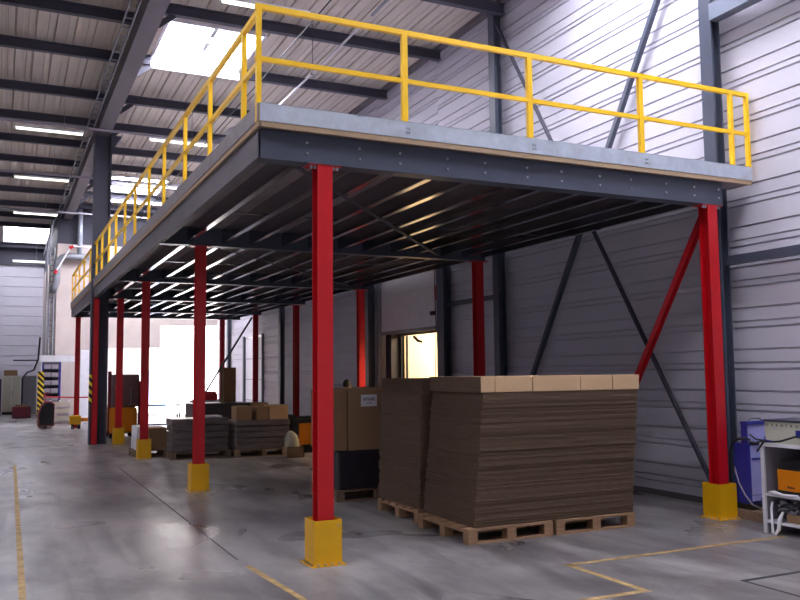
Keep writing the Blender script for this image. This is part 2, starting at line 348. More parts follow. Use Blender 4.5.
# ============================================================ MEZZANINE
H = 3.413
XL, XR, YE = -.6, 5.07, 21.0
mz = thing('mezzanine_platform', (2.2, 10, H), 'dark steel mezzanine deck with galvanised edge trim carried on red columns', 'mezzanine')
mb().box(XL, XR, -.14, .16, 3.672, 3.69).box(XL, 4.9, .16, 13.84, 3.672, 3.69).box(-.25, 4.9, 13.84, 14.26, 3.672, 3.69).box(XL, 4.9, 14.26, YE, 3.672, 3.69).build('deck_board', 'under', mz)
mb().box(XL, XR, -.14, .16, 3.69, 3.705).box(XL, 4.9, .16, 13.84, 3.69, 3.705).box(-.25, 4.9, 13.84, 14.26, 3.69, 3.705).box(XL, 4.9, 14.26, YE, 3.69, 3.705).build('walking_surface', 'greyplas', mz)
es = mb()
for a, b in ((.42, 4.94), (5.2, 6.86), (7.18, 10.48), (10.72, 13.88), (14.12, 17.08), (17.32, YE)): es.box(4.9, 5.12, a, b, 3.672, 3.7)
es.build('wall_side_board', 'under', mz)
mb().box(XL - .012, XR, -.165, -.14, 3.66, 3.708).box(XL - .025, XL, -.165, 13.84, 3.66, 3.708).box(XL - .025, XL, 14.26, YE, 3.66, 3.708).build('board_edge', 'chip', mz)
mb().box(XL - .014, XR + .01, -.172, -.162, 3.708, 3.86).box(XL - .014, XR + .01, -.172, -.13, 3.857, 3.862).build('toe_board', 'galv', mz)
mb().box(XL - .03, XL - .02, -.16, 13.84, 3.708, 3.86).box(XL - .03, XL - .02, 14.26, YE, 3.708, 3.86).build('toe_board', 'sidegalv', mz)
pys = [0, 5.0, 10.0, 14.15, 18.3, 20.85]
for i, y in enumerate(pys):
    x0, x1 = (-.57 if i != 3 else -.24, 4.70)
    pb = mb().hsec((x0, y, H + .125), (x1, y, H + .125), .16, .25, .012, .01)
    pb.box(x0 - .008, x0 + .004, y - .08, y + .08, H, H + .25)
    if i == 0: pb.box(x0, x1, -.079, -.073, H + .0, H + .25)
    pb = pb.build('primary_beam', 'navy', mz)
    if i == 0: front_beam = pb
jx = [-.54, -.19, .3, .7, 1.19, 1.6, 2.08, 2.49, 2.97, 3.38, 3.86, 4.26, 4.62]
for k, x in enumerate(jx):
  for ya, yb in (((.01, YE - .06),) if k else ((.01, 13.8), (14.3, YE - .06))):
    mb().prism([(x, 3.475), (x + .07, 3.475), (x + .07, 3.49), (x + .064, 3.49), (x + .064, 3.478), (x + .003, 3.478), (x + .003, 3.668), (x + .064, 3.668), (x + .064, 3.655), (x + .07, 3.655), (x + .07, 3.671), (x, 3.671)], 'y', ya, yb).build('joist', 'joist', mz)
# edge channel along the aisle side
mb().prism([(-.6, 3.42), (-.53, 3.42), (-.53, 3.43), (-.592, 3.43), (-.592, 3.65), (-.53, 3.65), (-.53, 3.66), (-.6, 3.66)], 'y', -.06, 13.84).build('edge_channel', 'valley', mz)
mb().prism([(-.6, 3.42), (-.53, 3.42), (-.53, 3.43), (-.592, 3.43), (-.592, 3.65), (-.53, 3.65), (-.53, 3.66), (-.6, 3.66)], 'y', 14.26, YE).build('edge_channel', 'valley', mz)
for x in jx[1:]:
    for z in (3.49, 3.585):
        mb().tube([(x + .02, -.079, z), (x + .02, -.092, z)], .012, 6).build('bolt', 'steel', front_beam)
for ya in (2.85, 7.5, 12.2, 16.2):
    for a, b in ((1, 2), (3, 4), (7, 8), (10, 11), (5, 6)):
        mb().box(jx[a] + .06, jx[b], ya, ya + .02, 3.5, 3.52).build('spacer_bar', 'joist', mz)
for (a, b) in (((-.3, .1), (3.8, 4.95)), ((4.3, 5.05), (.1, 9.9)), ((.1, 5.1), (4.3, 9.9))):
    mb().bar((a[0], a[1], 3.46), (b[0], b[1], 3.46), .05, .008).build('plan_brace', 'dark', mz)

# red columns with yellow guards
def red_column(x, y, label, w=.14, h=H):
    c = thing('red_column', (x, y, 0), label, 'column', 'red columns under the mezzanine')
    mb().hsec((x, y, .012), (x, y, h - .012), w, w, .012, .009, (0, 1, 0)).build('shaft', 'red', c)
    B(x - .15, x + .15, y - .075, y + .075, h - .012, h).build('cap_plate', 'red', c)
    B(x - .1, x + .1, y - .1, y + .1, 0, .012).build('base_plate', 'red', c)
    if y < 1:
        for dx in (-.12, -.085, .085, .12): mb().tube([(x + dx, y - .05, h - .04), (x + dx, y - .05, h - .011)], .013, 6).build('cap_bolt', 'steel', c)
    return c
def guard(x, y, label, b=.245, hb=.372):
    g = thing('column_guard', (x, y, 0), label, 'column guard', 'yellow column guards')
    h = b / 2; t = .008
    mb().box(x - h, x + h, y - h, y - h + t, 0, hb).box(x - h, x + h, y + h - t, y + h, 0, hb).box(x - h, x - h + t, y - h + t, y + h - t, 0, hb).box(x + h - t, x + h, y - h + t, y + h - t, 0, hb).build('sleeve', 'yellow', g)
    q = mb().box(x - h - .03, x + h + .03, y - h - .03, y - h, 0, .008).box(x - h - .03, x + h + .03, y + h, y + h + .03, 0, .008).box(x - h - .03, x - h, y - h, y + h, 0, .008).box(x + h, x + h + .03, y - h, y + h, 0, .008)
    ff = q.build('foot_flange', 'yellow', g)
    for k in range(4):
        o = -h + .03 + k * (b - .06) / 3
        
        for px_, py_ in ((x + o, y - h - .016), (x - h - .016, y + o)):
            mb().tube([(px_, py_, .008), (px_, py_, .024)], .01, 6).build('anchor_bolt', 'steel', ff)
    mb().tube([(x + h - .03, y - h + .002, hb - .05), (x + h - .03, y - h - .006, hb - .05)], .009, 6).build('clamp_bolt', 'steel', g)
LN = ['front corner column, bright red, nearest the camera at the open corner of the mezzanine', 'dim red column second from the open corner along the aisle edge', 'slim red column third from the open corner, beside the white cartons on a pallet',
      'slim red column fourth from the open corner, in front of the brown forklift']
for n, y in enumerate((0, 5.0, 9.95, 13.85)): red_column(0, y, LN[n])
red_column(-.4, 20.85, 'very slim distant red column under the far end of the deck, beside the yellow guard')
GN = ['yellow bolted guard box around the foot of the front corner column', 'yellow guard box around the foot of the second aisle column', 'yellow guard box at the third aisle column, touching the pallet of cartons', 'yellow guard box at the foot of the column before the forklift']
for n, y in enumerate((0, 5.0, 9.95, 13.85)): guard(0, y, GN[n])
RN = ['red column by the ribbed wall at the front, with a diagonal red brace', 'dark red column by the wall seen just above the big cardboard stack', 'red column lit orange by the dock door light', 'thin red column above the orange machine by the wall', 'thin red column before the white sectional door']
for n, y in enumerate((0, 5.0, 10.0, 14.45, 18.4)): red_column(4.55, y, RN[n])
red_column(4.1, 20.85, 'hair-thin far red column against the glare of the far opening')
guard(4.55, 0, 'yellow guard box by the ribbed wall beside the blue machine')
tag(mb().hsec((4.55, .06, 3.32), (4.55, 2.2, .0), .07, .07, .008, .006, (1, 0, 0)).build('diagonal_brace', 'red'), 'slanting dark red brace running down from the wall-side front column behind the cardboard', 'brace')
tag(mb().bar((4.46, 18.5, 3.34), (2.4, 18.5, .02), .05, .06, (0, 1, 0)).build('diagonal_brace', 'dark'), 'thin dark diagonal bar crossing before the bright far opening', 'brace')

# guard rails
def rail_front():
    g = thing('guard_rail', (2, -.12, 3.86), 'yellow guard rail along the front edge of the mezzanine deck', 'guard rail')
    for x in (-.61, .76, 2.13, 3.54, 4.85, 5.1):
        wd = .055 if x < 4.7 and x > 0 else .042
        mb().box(x - wd / 2, x + wd / 2, -.128, -.085, 3.707, 4.7).build('post', 'yrail', g)
    mb().bar((-.64, -.105, 4.715), (5.125, -.105, 4.715), .045, .045).build('top_rail', 'yrail', g)
    mb().bar((-.64, -.105, 4.26), (5.125, -.105, 4.26), .035, .04).build('middle_rail', 'yrail', g)
    for x in (.76, 2.13, 3.54):
        for z in (3.80, 3.76):
            for dx in (-.012, .015): mb().tube([(x + dx, -.172, z), (x + dx, -.184, z)], .008, 6).build('fixing_bolt', 'steel', g)
rail_front()
g2 = thing('guard_rail', (-.58, 10, 3.86), 'long yellow guard rail receding along the aisle edge of the mezzanine', 'guard rail')
for y in (.48, 1.86, 3.2, 4.65, 5.94, 7.4, 8.65, 9.97, 11.13, 12.45, 13.6, 15.2, 16.9, 18.5, 19.8, 21.0):
    mb().box(-.6, -.56, y - .028, y + .028, 3.707, 4.7).build('post', 'yrail', g2)
mb().bar((-.58, -.08, 4.715), (-.58, 21.03, 4.715), .045, .045).build('top_rail', 'yrail', g2)
mb().bar((-.58, -.08, 4.26), (-.58, 21.03, 4.26), .035, .04).build('middle_rail', 'yrail', g2)
g3 = thing('guard_rail', (2, 21, 3.86), 'short yellow guard rail closing the far end of the mezzanine deck', 'guard rail')
for x in (.3, 1.5, 2.8, 4.1, 5.0): mb().box(x - .02, x + .02, 20.95, 20.99, 3.707, 4.7).build('post', 'yrail', g3)
mb().bar((-.55, 20.99, 4.715), (5.05, 20.99, 4.715), .045, .045).build('top_rail', 'yrail', g3)
mb().bar((-.55, 20.99, 4.26), (5.05, 20.99, 4.26), .035, .04).build('middle_rail', 'yrail', g3)

# ============================================================ CEILING SERVICES
def tube_light(x0, x1, y, z, label):
    t = thing('tube_light', ((x0 + x1) / 2, y, z), label, 'light', 'fluorescent tube lights')
    mb().box(x0, x1, y - .05, y + .05, z + .02, z + .065).build('housing', 'white', t)
    mb().tube([(x0 + .03, y, z), (x1 - .03, y, z)], .03, 8).build('tube', 'tube', t, smooth=True)
    mb().tube([((x0 + x1) / 2 + .3, y, z + .07), ((x0 + x1) / 2 + .3, y, 7.92)], .006, 5).build('hanger', 'mid', t)
for a in ((-2.4, -.98, 12.83, 'tube light over the aisle, first and largest of the four in line'), (-2.36, -.94, 17.8, 'tube light over the aisle, second in line'), (-2.32, -.93, 23.3, 'tube light over the aisle, third in line, just before the bright roof window'),
          (-2.2, -.76, 36.2, 'tube light hung low before the grey far wall'), (.21, 1.57, 4.84, 'tube light at the very top of the picture above the yellow corner post'), (.41, 1.77, 12.65, 'tube light above the deck seen behind the slanting yellow rail'), (.61, 1.97, 17.58, 'small tube light above the deck before the far roof window')):
    tube_light(a[0], a[1], a[2], 7.0, a[3])
for y, lb in ((12.72, 'straight conduit carrying the nearest aisle tube light'), (17.7, 'straight conduit carrying the second aisle tube light'), (23.3, 'straight conduit carrying the third aisle tube light')):
    tag(mb().bar((-8, y, 7.12), (4.85, y, 7.12), .04, .05).build('light_conduit', 'greyplas'), lb, 'conduit')
pp = thing('sprinkler_pipe', (2.42, 8, 7), 'pale thin pipe hung below the roof behind the front guard rail', 'pipe')
mb().tube([(2.42, 4.75, 7.0), (2.42, 24, 7.0)], .018, 8).build('pipe', 'white', pp, smooth=True)
for y in (7.1, 12): mb().tube([(2.42, y, 7.0), (2.42, y, 7.92)], .006, 5).tube([(2.42, y - .02, 7.0), (2.42, y + .02, 7.0)], .03, 8).build('hanger', 'dark', pp)
mb().tube([(2.42, -8, 7.0), (2.42, 4.4, 7.0)], .025, 8).build('cable_duct', 'mid', pp)
tag(mb().tube([(1.67, -6, 7.0), (1.67, 24, 7.0)], .012, 6).build('hanging_cable', 'black'), 'thin black cable stretched below the roof beside the pale pipe', 'cable')

# ============================================================ PALLETS AND CARDBOARD
def pallet_mesh(name, x, y, wd, dp, label, m='wood', group=None):
    p = thing(name, (x, y, 0), label, 'pallet', group)
    x1, y1 = x + wd, y + dp
    for k in range(3):
        yy = y + k * (dp - .1) / 2
        mb().box(x, x1, yy, yy + .1, 0, .02).build('bottom_board', m, p)
        for j in range(3):
            xx = x + j * (wd - .1) / 2
            mb().box(xx, xx + .1, yy, yy + .1, .02, .1).build('block', m, p)
    for j in range(3):
        xx = x + j * (wd - .1) / 2; mb().box(xx, xx + .1, y, y1, .1, .12).build('stringer_board', m, p)
    n = 6
    for k in range(n):
        yy = y + k * (dp - .11) / (n - 1); mb().box(x, x1, yy, yy + .11, .12, .14).build('deck_plank', m, p)
    return p
pallet_mesh('wooden_pallet', 1.44, .04, .95, 1.03, 'pale wooden pallet under the big cardboard stack, at its outer corner')
pallet_mesh('wooden_pallet', 2.43, .04, .98, 1.03, 'pale wooden pallet under the big cardboard stack, on the wall side')
pallet_mesh('wooden_pallet', 1.52, 1.24, 1.2, 1.05, 'pale wooden pallet under the narrower cardboard stack behind')
def sheets(x0, x1, y0, y1, z0, z1, n, label, group, lean=0, topx=0):
    dz = (z1 - z0) / n
    for k in range(n):
        t = k / n; ox = topx * t + random.uniform(-.008, .008); oy = lean * t + random.uniform(-.006, .006)
        z = z0 + k * dz; m = mb(); ns = 5
        for q in range(ns):
            a = random.uniform(-.006, .006); zz = z + q * dz / ns
            m.box(x0 + ox + a, x1 + ox + a + topx * .0, y0 + oy + a, y1 + oy - a, zz + .0006, zz + dz / ns - .0012)
        # core keeps the bundle one solid piece
        m.box(x0 + ox + .01, x1 + ox - .01, y0 + oy + .01, y1 + oy - .01, z + .0006, z + dz - .0012)
        tag(m.build('cardboard_bundle', 'card'), label, 'cardboard bundle', group)
sheets(1.53, 3.42, .08, 1.12, .142, 1.395, 25, 'bundle of flat brown cardboard in the big stack on two pallets', 'bundles in the big cardboard stack', 0, .12)
sheets(1.55, 2.7, 1.26, 2.34, .142, 1.53, 25, 'bundle of flat brown cardboard in the narrower stack behind the big one', 'bundles in the narrower cardboard stack', 0, .05)
sx = [1.62, 1.78, 2.21, 2.79, 3.2, 3.555]
tn = ['narrow tan carton at the outer corner, topmost on the big cardboard stack', 'tan carton second from the outer corner on top of the big stack', 'widest tan carton on top of the big cardboard stack', 'tan carton fourth from the outer corner on top of the big stack', 'tan carton at the wall-side end on top of the big stack']
for k in range(5):
    c = thing('flat_carton', ((sx[k] + sx[k + 1]) / 2, .5, 1.397), tn[k], 'carton')
    B(sx[k] + .003, sx[k + 1] - .003, .07 + .004 * (k % 2), 1.12, 1.397, 1.55).build('body', 'cardtop', c, bevel=.006)
    if k == 0: B(sx[k] - .004, sx[k] + .0025, .072, 1.12, 1.397, 1.548).build('shaded_side', 'card', c)  # thin dark skin paints this carton's left side as shaded
# pile with the white label
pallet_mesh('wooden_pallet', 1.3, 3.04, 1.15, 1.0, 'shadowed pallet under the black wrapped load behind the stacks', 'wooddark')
tag(B(1.33, 2.42, 3.06, 4.0, .142, .62).build('wrapped_load', 'darkwrap', bevel=.02), 'black stretch-wrapped load under the labelled brown carton', 'wrapped load')
lc = thing('tall_carton', (1.95, 3.5, .622), 'large brown carton with a white printed label, standing on the black wrapped load', 'carton')
B(1.47, 2.42, 3.08, 3.98, .622, 1.4).build('body', 'cardbox', lc, bevel=.008)
B(1.645, 1.865, 3.074, 3.08, 1.17, 1.32).build('paper_label', 'white', lc)
T = Matrix.Rotation(math.pi / 2, 4, 'X')
text('SITUAE', .05, 'tile', lc, Matrix.Translation((1.675, 3.073, 1.245)) @ T, bold=.001)
text('ref 2040', .026, 'tile', lc, Matrix.Translation((1.71, 3.073, 1.205)) @ T)
tag(B(1.26, 1.455, 3.08, 3.9, .622, 1.38).build('wrapped_roll_carton', 'cardbox', bevel=.01), 'narrow wrapped carton squeezed beside the labelled carton, behind the front corner column', 'carton')

# goods in the middle distance
def boards_load(name, x0, x1, y0, y1, z0, z1, m, label, cat, n=4, group=None):
    t = thing(name, ((x0 + x1) / 2, (y0 + y1) / 2, z0), label, cat, group)
    dz = (z1 - z0) / n
    for k in range(n):
        a = .012 * (k % 2)
        B(x0 + a, x1 - a, y0 + a, y1 - a, z0 + k * dz + .003, z0 + (k + 1) * dz - .003).build('layer', m, t, bevel=.015)
    return t
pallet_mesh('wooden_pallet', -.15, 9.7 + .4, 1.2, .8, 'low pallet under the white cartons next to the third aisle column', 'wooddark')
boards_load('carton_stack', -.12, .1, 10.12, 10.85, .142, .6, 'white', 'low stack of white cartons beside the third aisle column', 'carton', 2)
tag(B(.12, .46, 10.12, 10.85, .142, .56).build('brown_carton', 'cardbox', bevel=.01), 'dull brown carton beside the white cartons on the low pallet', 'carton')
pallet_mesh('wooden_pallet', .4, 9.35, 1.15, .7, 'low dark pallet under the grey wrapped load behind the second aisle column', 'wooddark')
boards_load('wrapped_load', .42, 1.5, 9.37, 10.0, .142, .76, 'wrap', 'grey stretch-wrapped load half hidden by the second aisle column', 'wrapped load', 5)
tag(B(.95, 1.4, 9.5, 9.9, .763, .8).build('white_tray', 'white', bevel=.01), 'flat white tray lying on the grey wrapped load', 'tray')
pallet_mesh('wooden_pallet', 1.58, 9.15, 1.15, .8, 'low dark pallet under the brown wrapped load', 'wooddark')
boards_load('wrapped_load', 1.6, 2.68, 9.18, 9.9, .142, .7, 'wrap', 'brownish stretch-wrapped load beside the grey one, three cartons on top', 'wrapped load', 5)
for a in ((1.62, 1.92, .97, 'cardbox', 'dark brown carton at the aisle end on the brownish wrapped load'), (2.02, 2.26, .95, 'cardbox', 'small shaded carton in the middle on the brownish wrapped load'), (2.28, 2.66, .98, 'cardtop', 'lighter tan carton at the wall end on the brownish wrapped load')):
    c = thing('carton', ((a[0] + a[1]) / 2, 9.5, .702), a[4], 'carton')
    B(a[0], a[1], 9.25, 9.65, .702, a[2]).build('body', a[3], c, bevel=.006)
    B(a[0] + .02, a[1] - .02, 9.44, 9.48, a[2], a[2] + .003).build('tape_strip', 'cream', c)
om = thing('compressor', (3.1, 9.6, 0), 'boxy orange machine with a dark ribbed top by the wall', 'machine')
B(2.95, 3.45, 9.42, 10.0, .16, .6).build('orange_cover', 'orange', om, bevel=.01)
mb().box(2.8, 3.46, 9.4, 10.02, .6, .68).box(2.84, 2.9, 9.44, 9.98, .68, .76).box(3.1, 3.4, 9.5, 9.9, .68, .72).build('dark_top', 'black', om, bevel=.01)
B(2.8, 2.94, 9.42, 10.0, .0, .6).build('side_panel', 'darkwrap', om, bevel=.01)
B(2.95, 3.45, 9.44, 9.98, 0, .16).build('plinth', 'black', om)
tag(mb().box(2.42, 2.76, 8.55, 8.85, 0, .012).box(2.42, 2.76, 8.55, 8.562, 0, .21).box(2.42, 2.76, 8.838, 8.85, 0, .21).box(2.42, 2.432, 8.55, 8.85, 0, .21).box(2.748, 2.76, 8.55, 8.85, 0, .21).build('open_carton', 'cardbox'), 'small open carton on the floor holding a pale sack', 'carton')
sk = mb().tube([(2.58, 8.7, .02), (2.58, 8.7, .14), (2.56, 8.7, .28), (2.54, 8.7, .4), (2.53, 8.7, .47), (2.53, 8.7, .5)], [.1, .135, .14, .12, .07, .02], 12)
tag(sk.build('pale_sack', 'sack', smooth=True), 'pale rounded sack standing in the small open carton', 'sack')
# second row of goods
tag(B(1.35, 2.66, 12.0, 12.9, .142, .95).build('wrapped_load', 'darkwrap', bevel=.03), 'dark wrapped load in the back row under the diagonal bar', 'wrapped load')
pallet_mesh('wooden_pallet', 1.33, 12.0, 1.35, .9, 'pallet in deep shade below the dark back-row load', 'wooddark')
tag(B(2.7, 3.1, 12.1, 12.8, .0, .93).build('upright_carton', 'cardbox', bevel=.01), 'upright brown carton beside the dark back-row load', 'carton')
tag(B(2.42, 2.72, 13.6, 14.0, 0, 1.76).build('tall_board_stack', 'cardbox', bevel=.01), 'tall narrow brown carton standing before the far wall', 'carton')
tag(B(1.85, 2.7, 14.2, 14.9, 0, .95).build('white_crate', 'white', bevel=.01), 'white crate behind the wrapped loads carrying a small red toolbox', 'crate')
rt = thing('toolbox', (2.3, 14.5, .952), 'small orange-red toolbox on the white crate', 'toolbox')
B(2.12, 2.44, 14.35, 14.6, .952, 1.12).build('body', 'tapered', rt, bevel=.015)
B(2.14, 2.42, 14.37, 14.58, 1.12, 1.17).build('lid', 'red', rt, bevel=.015)
mb().tube([(2.2, 14.47, 1.17), (2.2, 14.47, 1.21), (2.36, 14.47, 1.21), (2.36, 14.47, 1.17)], .01, 6).build('handle', 'black', rt)
# thin bench before the opening
bn = thing('metal_bench', (1.0, 15.5, 0), 'thin dark metal bench seen against the bright opening', 'bench')
mb().box(.75, 1.75, 15.3, 15.75, .8, .83).build('top', 'dark', bn)
for x in (.8, 1.68): mb().box(x, x + .03, 15.35, 15.38, 0, .8).box(x, x + .03, 15.68, 15.71, 0, .8).build('leg', 'dark', bn)
mb().box(.8, 1.7, 15.5, 15.53, .3, .34).build('stretcher', 'dark', bn)

# person stooping behind the cartons
def person(x, y):
    p = thing('person', (x, y, 0), 'person with short dark hair, only the top of the head showing above the brown carton', 'person')
    J = {'pel': (0, 0, .84), 'sp': (0, .02, 1.0), 'ch': (0, -.1, 1.16), 'nk': (0, -.19, 1.25), 'hd': (0, -.24, 1.31),
         'sl': (-.17, -.13, 1.18), 'el': (-.22, -.2, .92), 'wl': (-.17, -.36, .78), 'fl': (-.15, -.43, .74), 'sr': (.17, -.13, 1.18), 'er': (.22, -.2, .92), 'wr': (.17, -.36, .78), 'fr': (.15, -.43, .74),
         'hl': (-.1, 0, .8), 'kl': (-.12, -.1, .45), 'al': (-.12, .02, .08), 'tl': (-.12, -.12, .04), 'hr': (.1, 0, .8), 'kr': (.12, -.12, .45), 'ar': (.12, 0, .08), 'tr': (.12, -.14, .04)}
    R = {'pel': .13, 'sp': .12, 'ch': .14, 'nk': .055, 'hd': .06, 'sl': .065, 'el': .045, 'wl': .03, 'fl': .035, 'sr': .065, 'er': .045, 'wr': .03, 'fr': .035, 'hl': .09, 'kl': .06, 'al': .042, 'tl': .035, 'hr': .09, 'kr': .06, 'ar': .042, 'tr': .035}
    Ed = [('pel', 'sp'), ('sp', 'ch'), ('ch', 'nk'), ('nk', 'hd'), ('ch', 'sl'), ('sl', 'el'), ('el', 'wl'), ('wl', 'fl'), ('ch', 'sr'), ('sr', 'er'), ('er', 'wr'), ('wr', 'fr'), ('pel', 'hl'), ('hl', 'kl'), ('kl', 'al'), ('al', 'tl'), ('pel', 'hr'), ('hr', 'kr'), ('kr', 'ar'), ('ar', 'tr')]
    def skin(name, joints, edges, rad, m, sub=2):
        idx = {k: i for i, k in enumerate(joints)}
        me = bpy.data.meshes.new(name); me.from_pydata([J[k] for k in joints], [(idx[a], idx[b]) for a, b in edges], [])
        o = bpy.data.objects.new(name, me); COL.objects.link(o)
        s = o.modifiers.new('skin', 'SKIN'); sv = me.skin_vertices[0].data if me.skin_vertices else None
        if sv is None: me.skin_vertices.new(name='s') if hasattr(me.skin_vertices, 'new') else None; sv = me.skin_vertices[0].data
        for k, i in idx.items(): sv[i].radius = (rad[k], rad[k])
        sv[0].use_root = True
        q = o.modifiers.new('sub', 'SUBSURF'); q.levels = sub; q.render_levels = sub
        dg = bpy.context.evaluated_depsgraph_get(); m2 = bpy.data.meshes.new_from_object(o.evaluated_get(dg)); bpy.data.objects.remove(o)
        m2.name = name; m2.materials.clear(); m2.materials.append(M[m])
        for f in m2.polygons: f.use_smooth = True
        o2 = bpy.data.objects.new(name, m2); COL.objects.link(o2); o2.parent = p; return o2
    # head as rounded shape joined to the body
    def blob(c, rx, ry, rz, n=20, cut=None):
        bmx = bmesh.new(); bmesh.ops.create_uvsphere(bmx, u_segments=n, v_segments=n // 2 + 4, radius=1)
        for v in bmx.verts:
            q = v.co.copy(); v.co = V((q.x * rx, q.y * ry, q.z * rz)) + V(c)
        if cut: bmesh.ops.delete(bmx, geom=[v for v in bmx.verts if cut(v.co)], context='VERTS')
        return bmx
    body = skin('body', list(J), Ed, R, 'skin')
    bmx = bmesh.new(); bmx.from_mesh(body.data)
    def join(b2):
        t = bpy.data.meshes.new('t'); b2.to_mesh(t); b2.free(); bmx.from_mesh(t)
    hc = (0, -.25, 1.345)
    join(blob(hc, .075, .095, .11)); join(blob((0, -.343, 1.33), .013, .022, .02, 10)); join(blob((-.077, -.245, 1.34), .01, .02, .03, 10)); join(blob((.077, -.245, 1.34), .01, .02, .03, 10))
    for s in (-1, 1):      # fingers
        for k in range(4):
            a = V((s * (.135 + .013 * k), -.44, .735)); L_ = (.05, .06, .055, .045)[k]
            t = MB().tube([a, a + V((0, -L_ * .6, -.012)), a + V((0, -L_, -.035))], [.009, .008, .006], 6)
            me = bpy.data.meshes.new('t'); me.from_pydata(t.v, [], t.f); bmx.from_mesh(me)
        a = V((s * .12, -.41, .745)); t = MB().tube([a, a + V((-s * .025, -.03, -.01)), a + V((-s * .03, -.055, -.02))], [.011, .009, .007], 6)
        me = bpy.data.meshes.new('t'); me.from_pydata(t.v, [], t.f); bmx.from_mesh(me)
    bmx.to_mesh(body.data); bmx.free()
    for f in body.data.polygons: f.use_smooth = True
    Rt = {k: v * 1.16 for k, v in R.items()}
    skin('jacket', ['pel', 'sp', 'ch', 'sl', 'el', 'wl', 'sr', 'er', 'wr'], [('pel', 'sp'), ('sp', 'ch'), ('ch', 'sl'), ('sl', 'el'), ('el', 'wl'), ('ch', 'sr'), ('sr', 'er'), ('er', 'wr')], Rt, 'cloth')
    skin('trousers', ['pel', 'hl', 'kl', 'al', 'hr', 'kr', 'ar'], [('pel', 'hl'), ('hl', 'kl'), ('kl', 'al'), ('pel', 'hr'), ('hr', 'kr'), ('kr', 'ar')], Rt, 'cloth')
    hb = blob((0, -.235, 1.36), .083, .1, .108, 20, cut=lambda c: c.y < -.3 and c.z < 1.4 or c.z < 1.31)
    me = bpy.data.meshes.new('hair'); hb.to_mesh(me); hb.free(); me.materials.append(M['hair'])
    for f in me.polygons: f.use_smooth = True
    o = bpy.data.objects.new('hair', me); COL.objects.link(o); o.parent = p
    for s in (-1, 1):
        bmx = blob((s * .03, -.338, 1.352), .012, .006, .008, 10); me = bpy.data.meshes.new('eye'); bmx.to_mesh(me); bmx.free(); me.materials.append(M['black']); o = bpy.data.objects.new('eye', me); COL.objects.link(o); o.parent = p
        mb2 = MB().box(s * .12 - .045, s * .12 + .045, -.2, .07, 0, .09).build('shoe', 'black', None, bevel=.02); mb2.parent = p; 
    p.rotation_euler = (0, 0, math.radians(140))
    return p
pers = person(3.88, 9.35)

# forklift behind the fourth column
fk = thing('forklift', (.25, 16, 0), 'brown and orange forklift parked behind the fourth aisle column', 'forklift')
B(.05, .72, 15.6, 16.5, .78, 1.62).build('cab_cover', 'brownm', fk, bevel=.05)
B(-.02, .66, 15.5, 16.7, .14, .78).build('chassis', 'orange', fk, bevel=.05)
mb().box(-.06, .02, 15.55, 15.62, .1, 1.7).box(.68, .73, 15.55, 15.62, .1, 1.45).build('mast', 'maroon', fk)
mb().tube([(.12, 15.56, 1.32), (.2, 15.52, 1.2), (.21, 15.52, .9)], .015, 6).tube([(.5, 15.56, 1.3), (.5, 15.54, .85), (.42, 15.54, .83)], .012, 6).build('handle_bar', 'mid', fk)
for x in (0, .56):
    for y in (15.7, 16.45): mb().tube([(x, y, .14), (x + .1, y, .14)], .14, 16).build('wheel', 'black', fk)
mb().box(.1, .2, 16.7, 17.7, .05, .1).box(.45, .55, 16.7, 17.7, .05, .1).build('fork', 'dark', fk)

# pallet truck and goods at the far left
pt = thing('pallet_truck', (-1.2, 21.4, 0), 'red and black powered pallet truck with rounded hood in the aisle', 'pallet truck')
pr = [(-1.47, .06), (-1.0, .06), (-.99, .74), (-1.1, .82), (-1.25, .82), (-1.38, .68), (-1.46, .45)]
mb().prism(pr, 'y', 21.2, 21.9).build('hood', 'maroon', pt, bevel=.03)
mb().prism([(-1.42, .1), (-1.03, .1), (-1.02, .7), (-1.12, .77), (-1.24, .77), (-1.35, .64), (-1.42, .43)], 'y', 21.18, 21.21).build('front_panel', 'black', pt)
mb().box(-1.4, -1.28, 21.9, 23.1, .06, .12).box(-1.1, -.98, 21.9, 23.1, .06, .12).build('fork', 'red', pt)
mb().tube([(-1.3, 21.4, .06), (-1.2, 21.4, .06)], .06, 12).build('wheel', 'black', pt)
mb().tube([(-1.25, 21.5, .8), (-1.3, 21.1, 1.05), (-1.2, 21.0, 1.1)], .02, 6).build('tiller', 'red', pt)
hp = tag(mb().box(-1.43, -1.24, 23.12, 23.2, 0, 1.75).build('hazard_post', 'hazard'), 'post with slanting yellow and black hazard stripes behind the pallet truck', 'post')
tag(mb().tube([(-1.25, 23.1, .93), (-.6, 22.4, .9), (.0, 21.6, .91)], .02, 6).build('barrier_tape', 'tapered'), 'red barrier tape stretched from the striped post to the roof column', 'barrier tape')
rk = thing('drawer_rack', (-.95, 25, 0), 'tall grey rack full of small drawers beside the beige wall', 'rack')
B(-1.22, -.64, 25.45, 25.5, 0, 2.1).build('back_panel', 'dark', rk)
mb().box(-1.24, -1.2, 24.98, 25.5, 0, 2.12).box(-.68, -.62, 24.98, 25.5, 0, 2.12).build('side_panel', 'blue', rk)
for k in range(7):
    z = .12 + k * .28
    mb().box(-1.2, -.68, 25.02, 25.45, z, z + .03).build('shelf', 'dark', rk)
    for q in range(2): mb().box(-1.17 + q * .25, -.95 + q * .25, 25.0, 25.4, z + .05, z + .2).build('drawer', 'greyplas', rk)
tag(mb().box(-1.36, -.12, 24.0, 24.3, 2.08, 2.3).box(-1.3, -1.27, 24.1, 24.2, 0, 2.08).box(-.2, -.14, 24.1, 24.2, 0, 2.08).build('overhead_frame', 'white'), 'long pale horizontal box beam above the drawer rack', 'beam')
cr = thing('slatted_crate', (-.8, 23.4, 0), 'pale slatted crate glowing in the light behind the pallet truck', 'crate')
for z in (.12, .36, .6): B(-1.05, -.42, 23.2, 23.24, z, z + .15).build('slat', 'cream', cr)
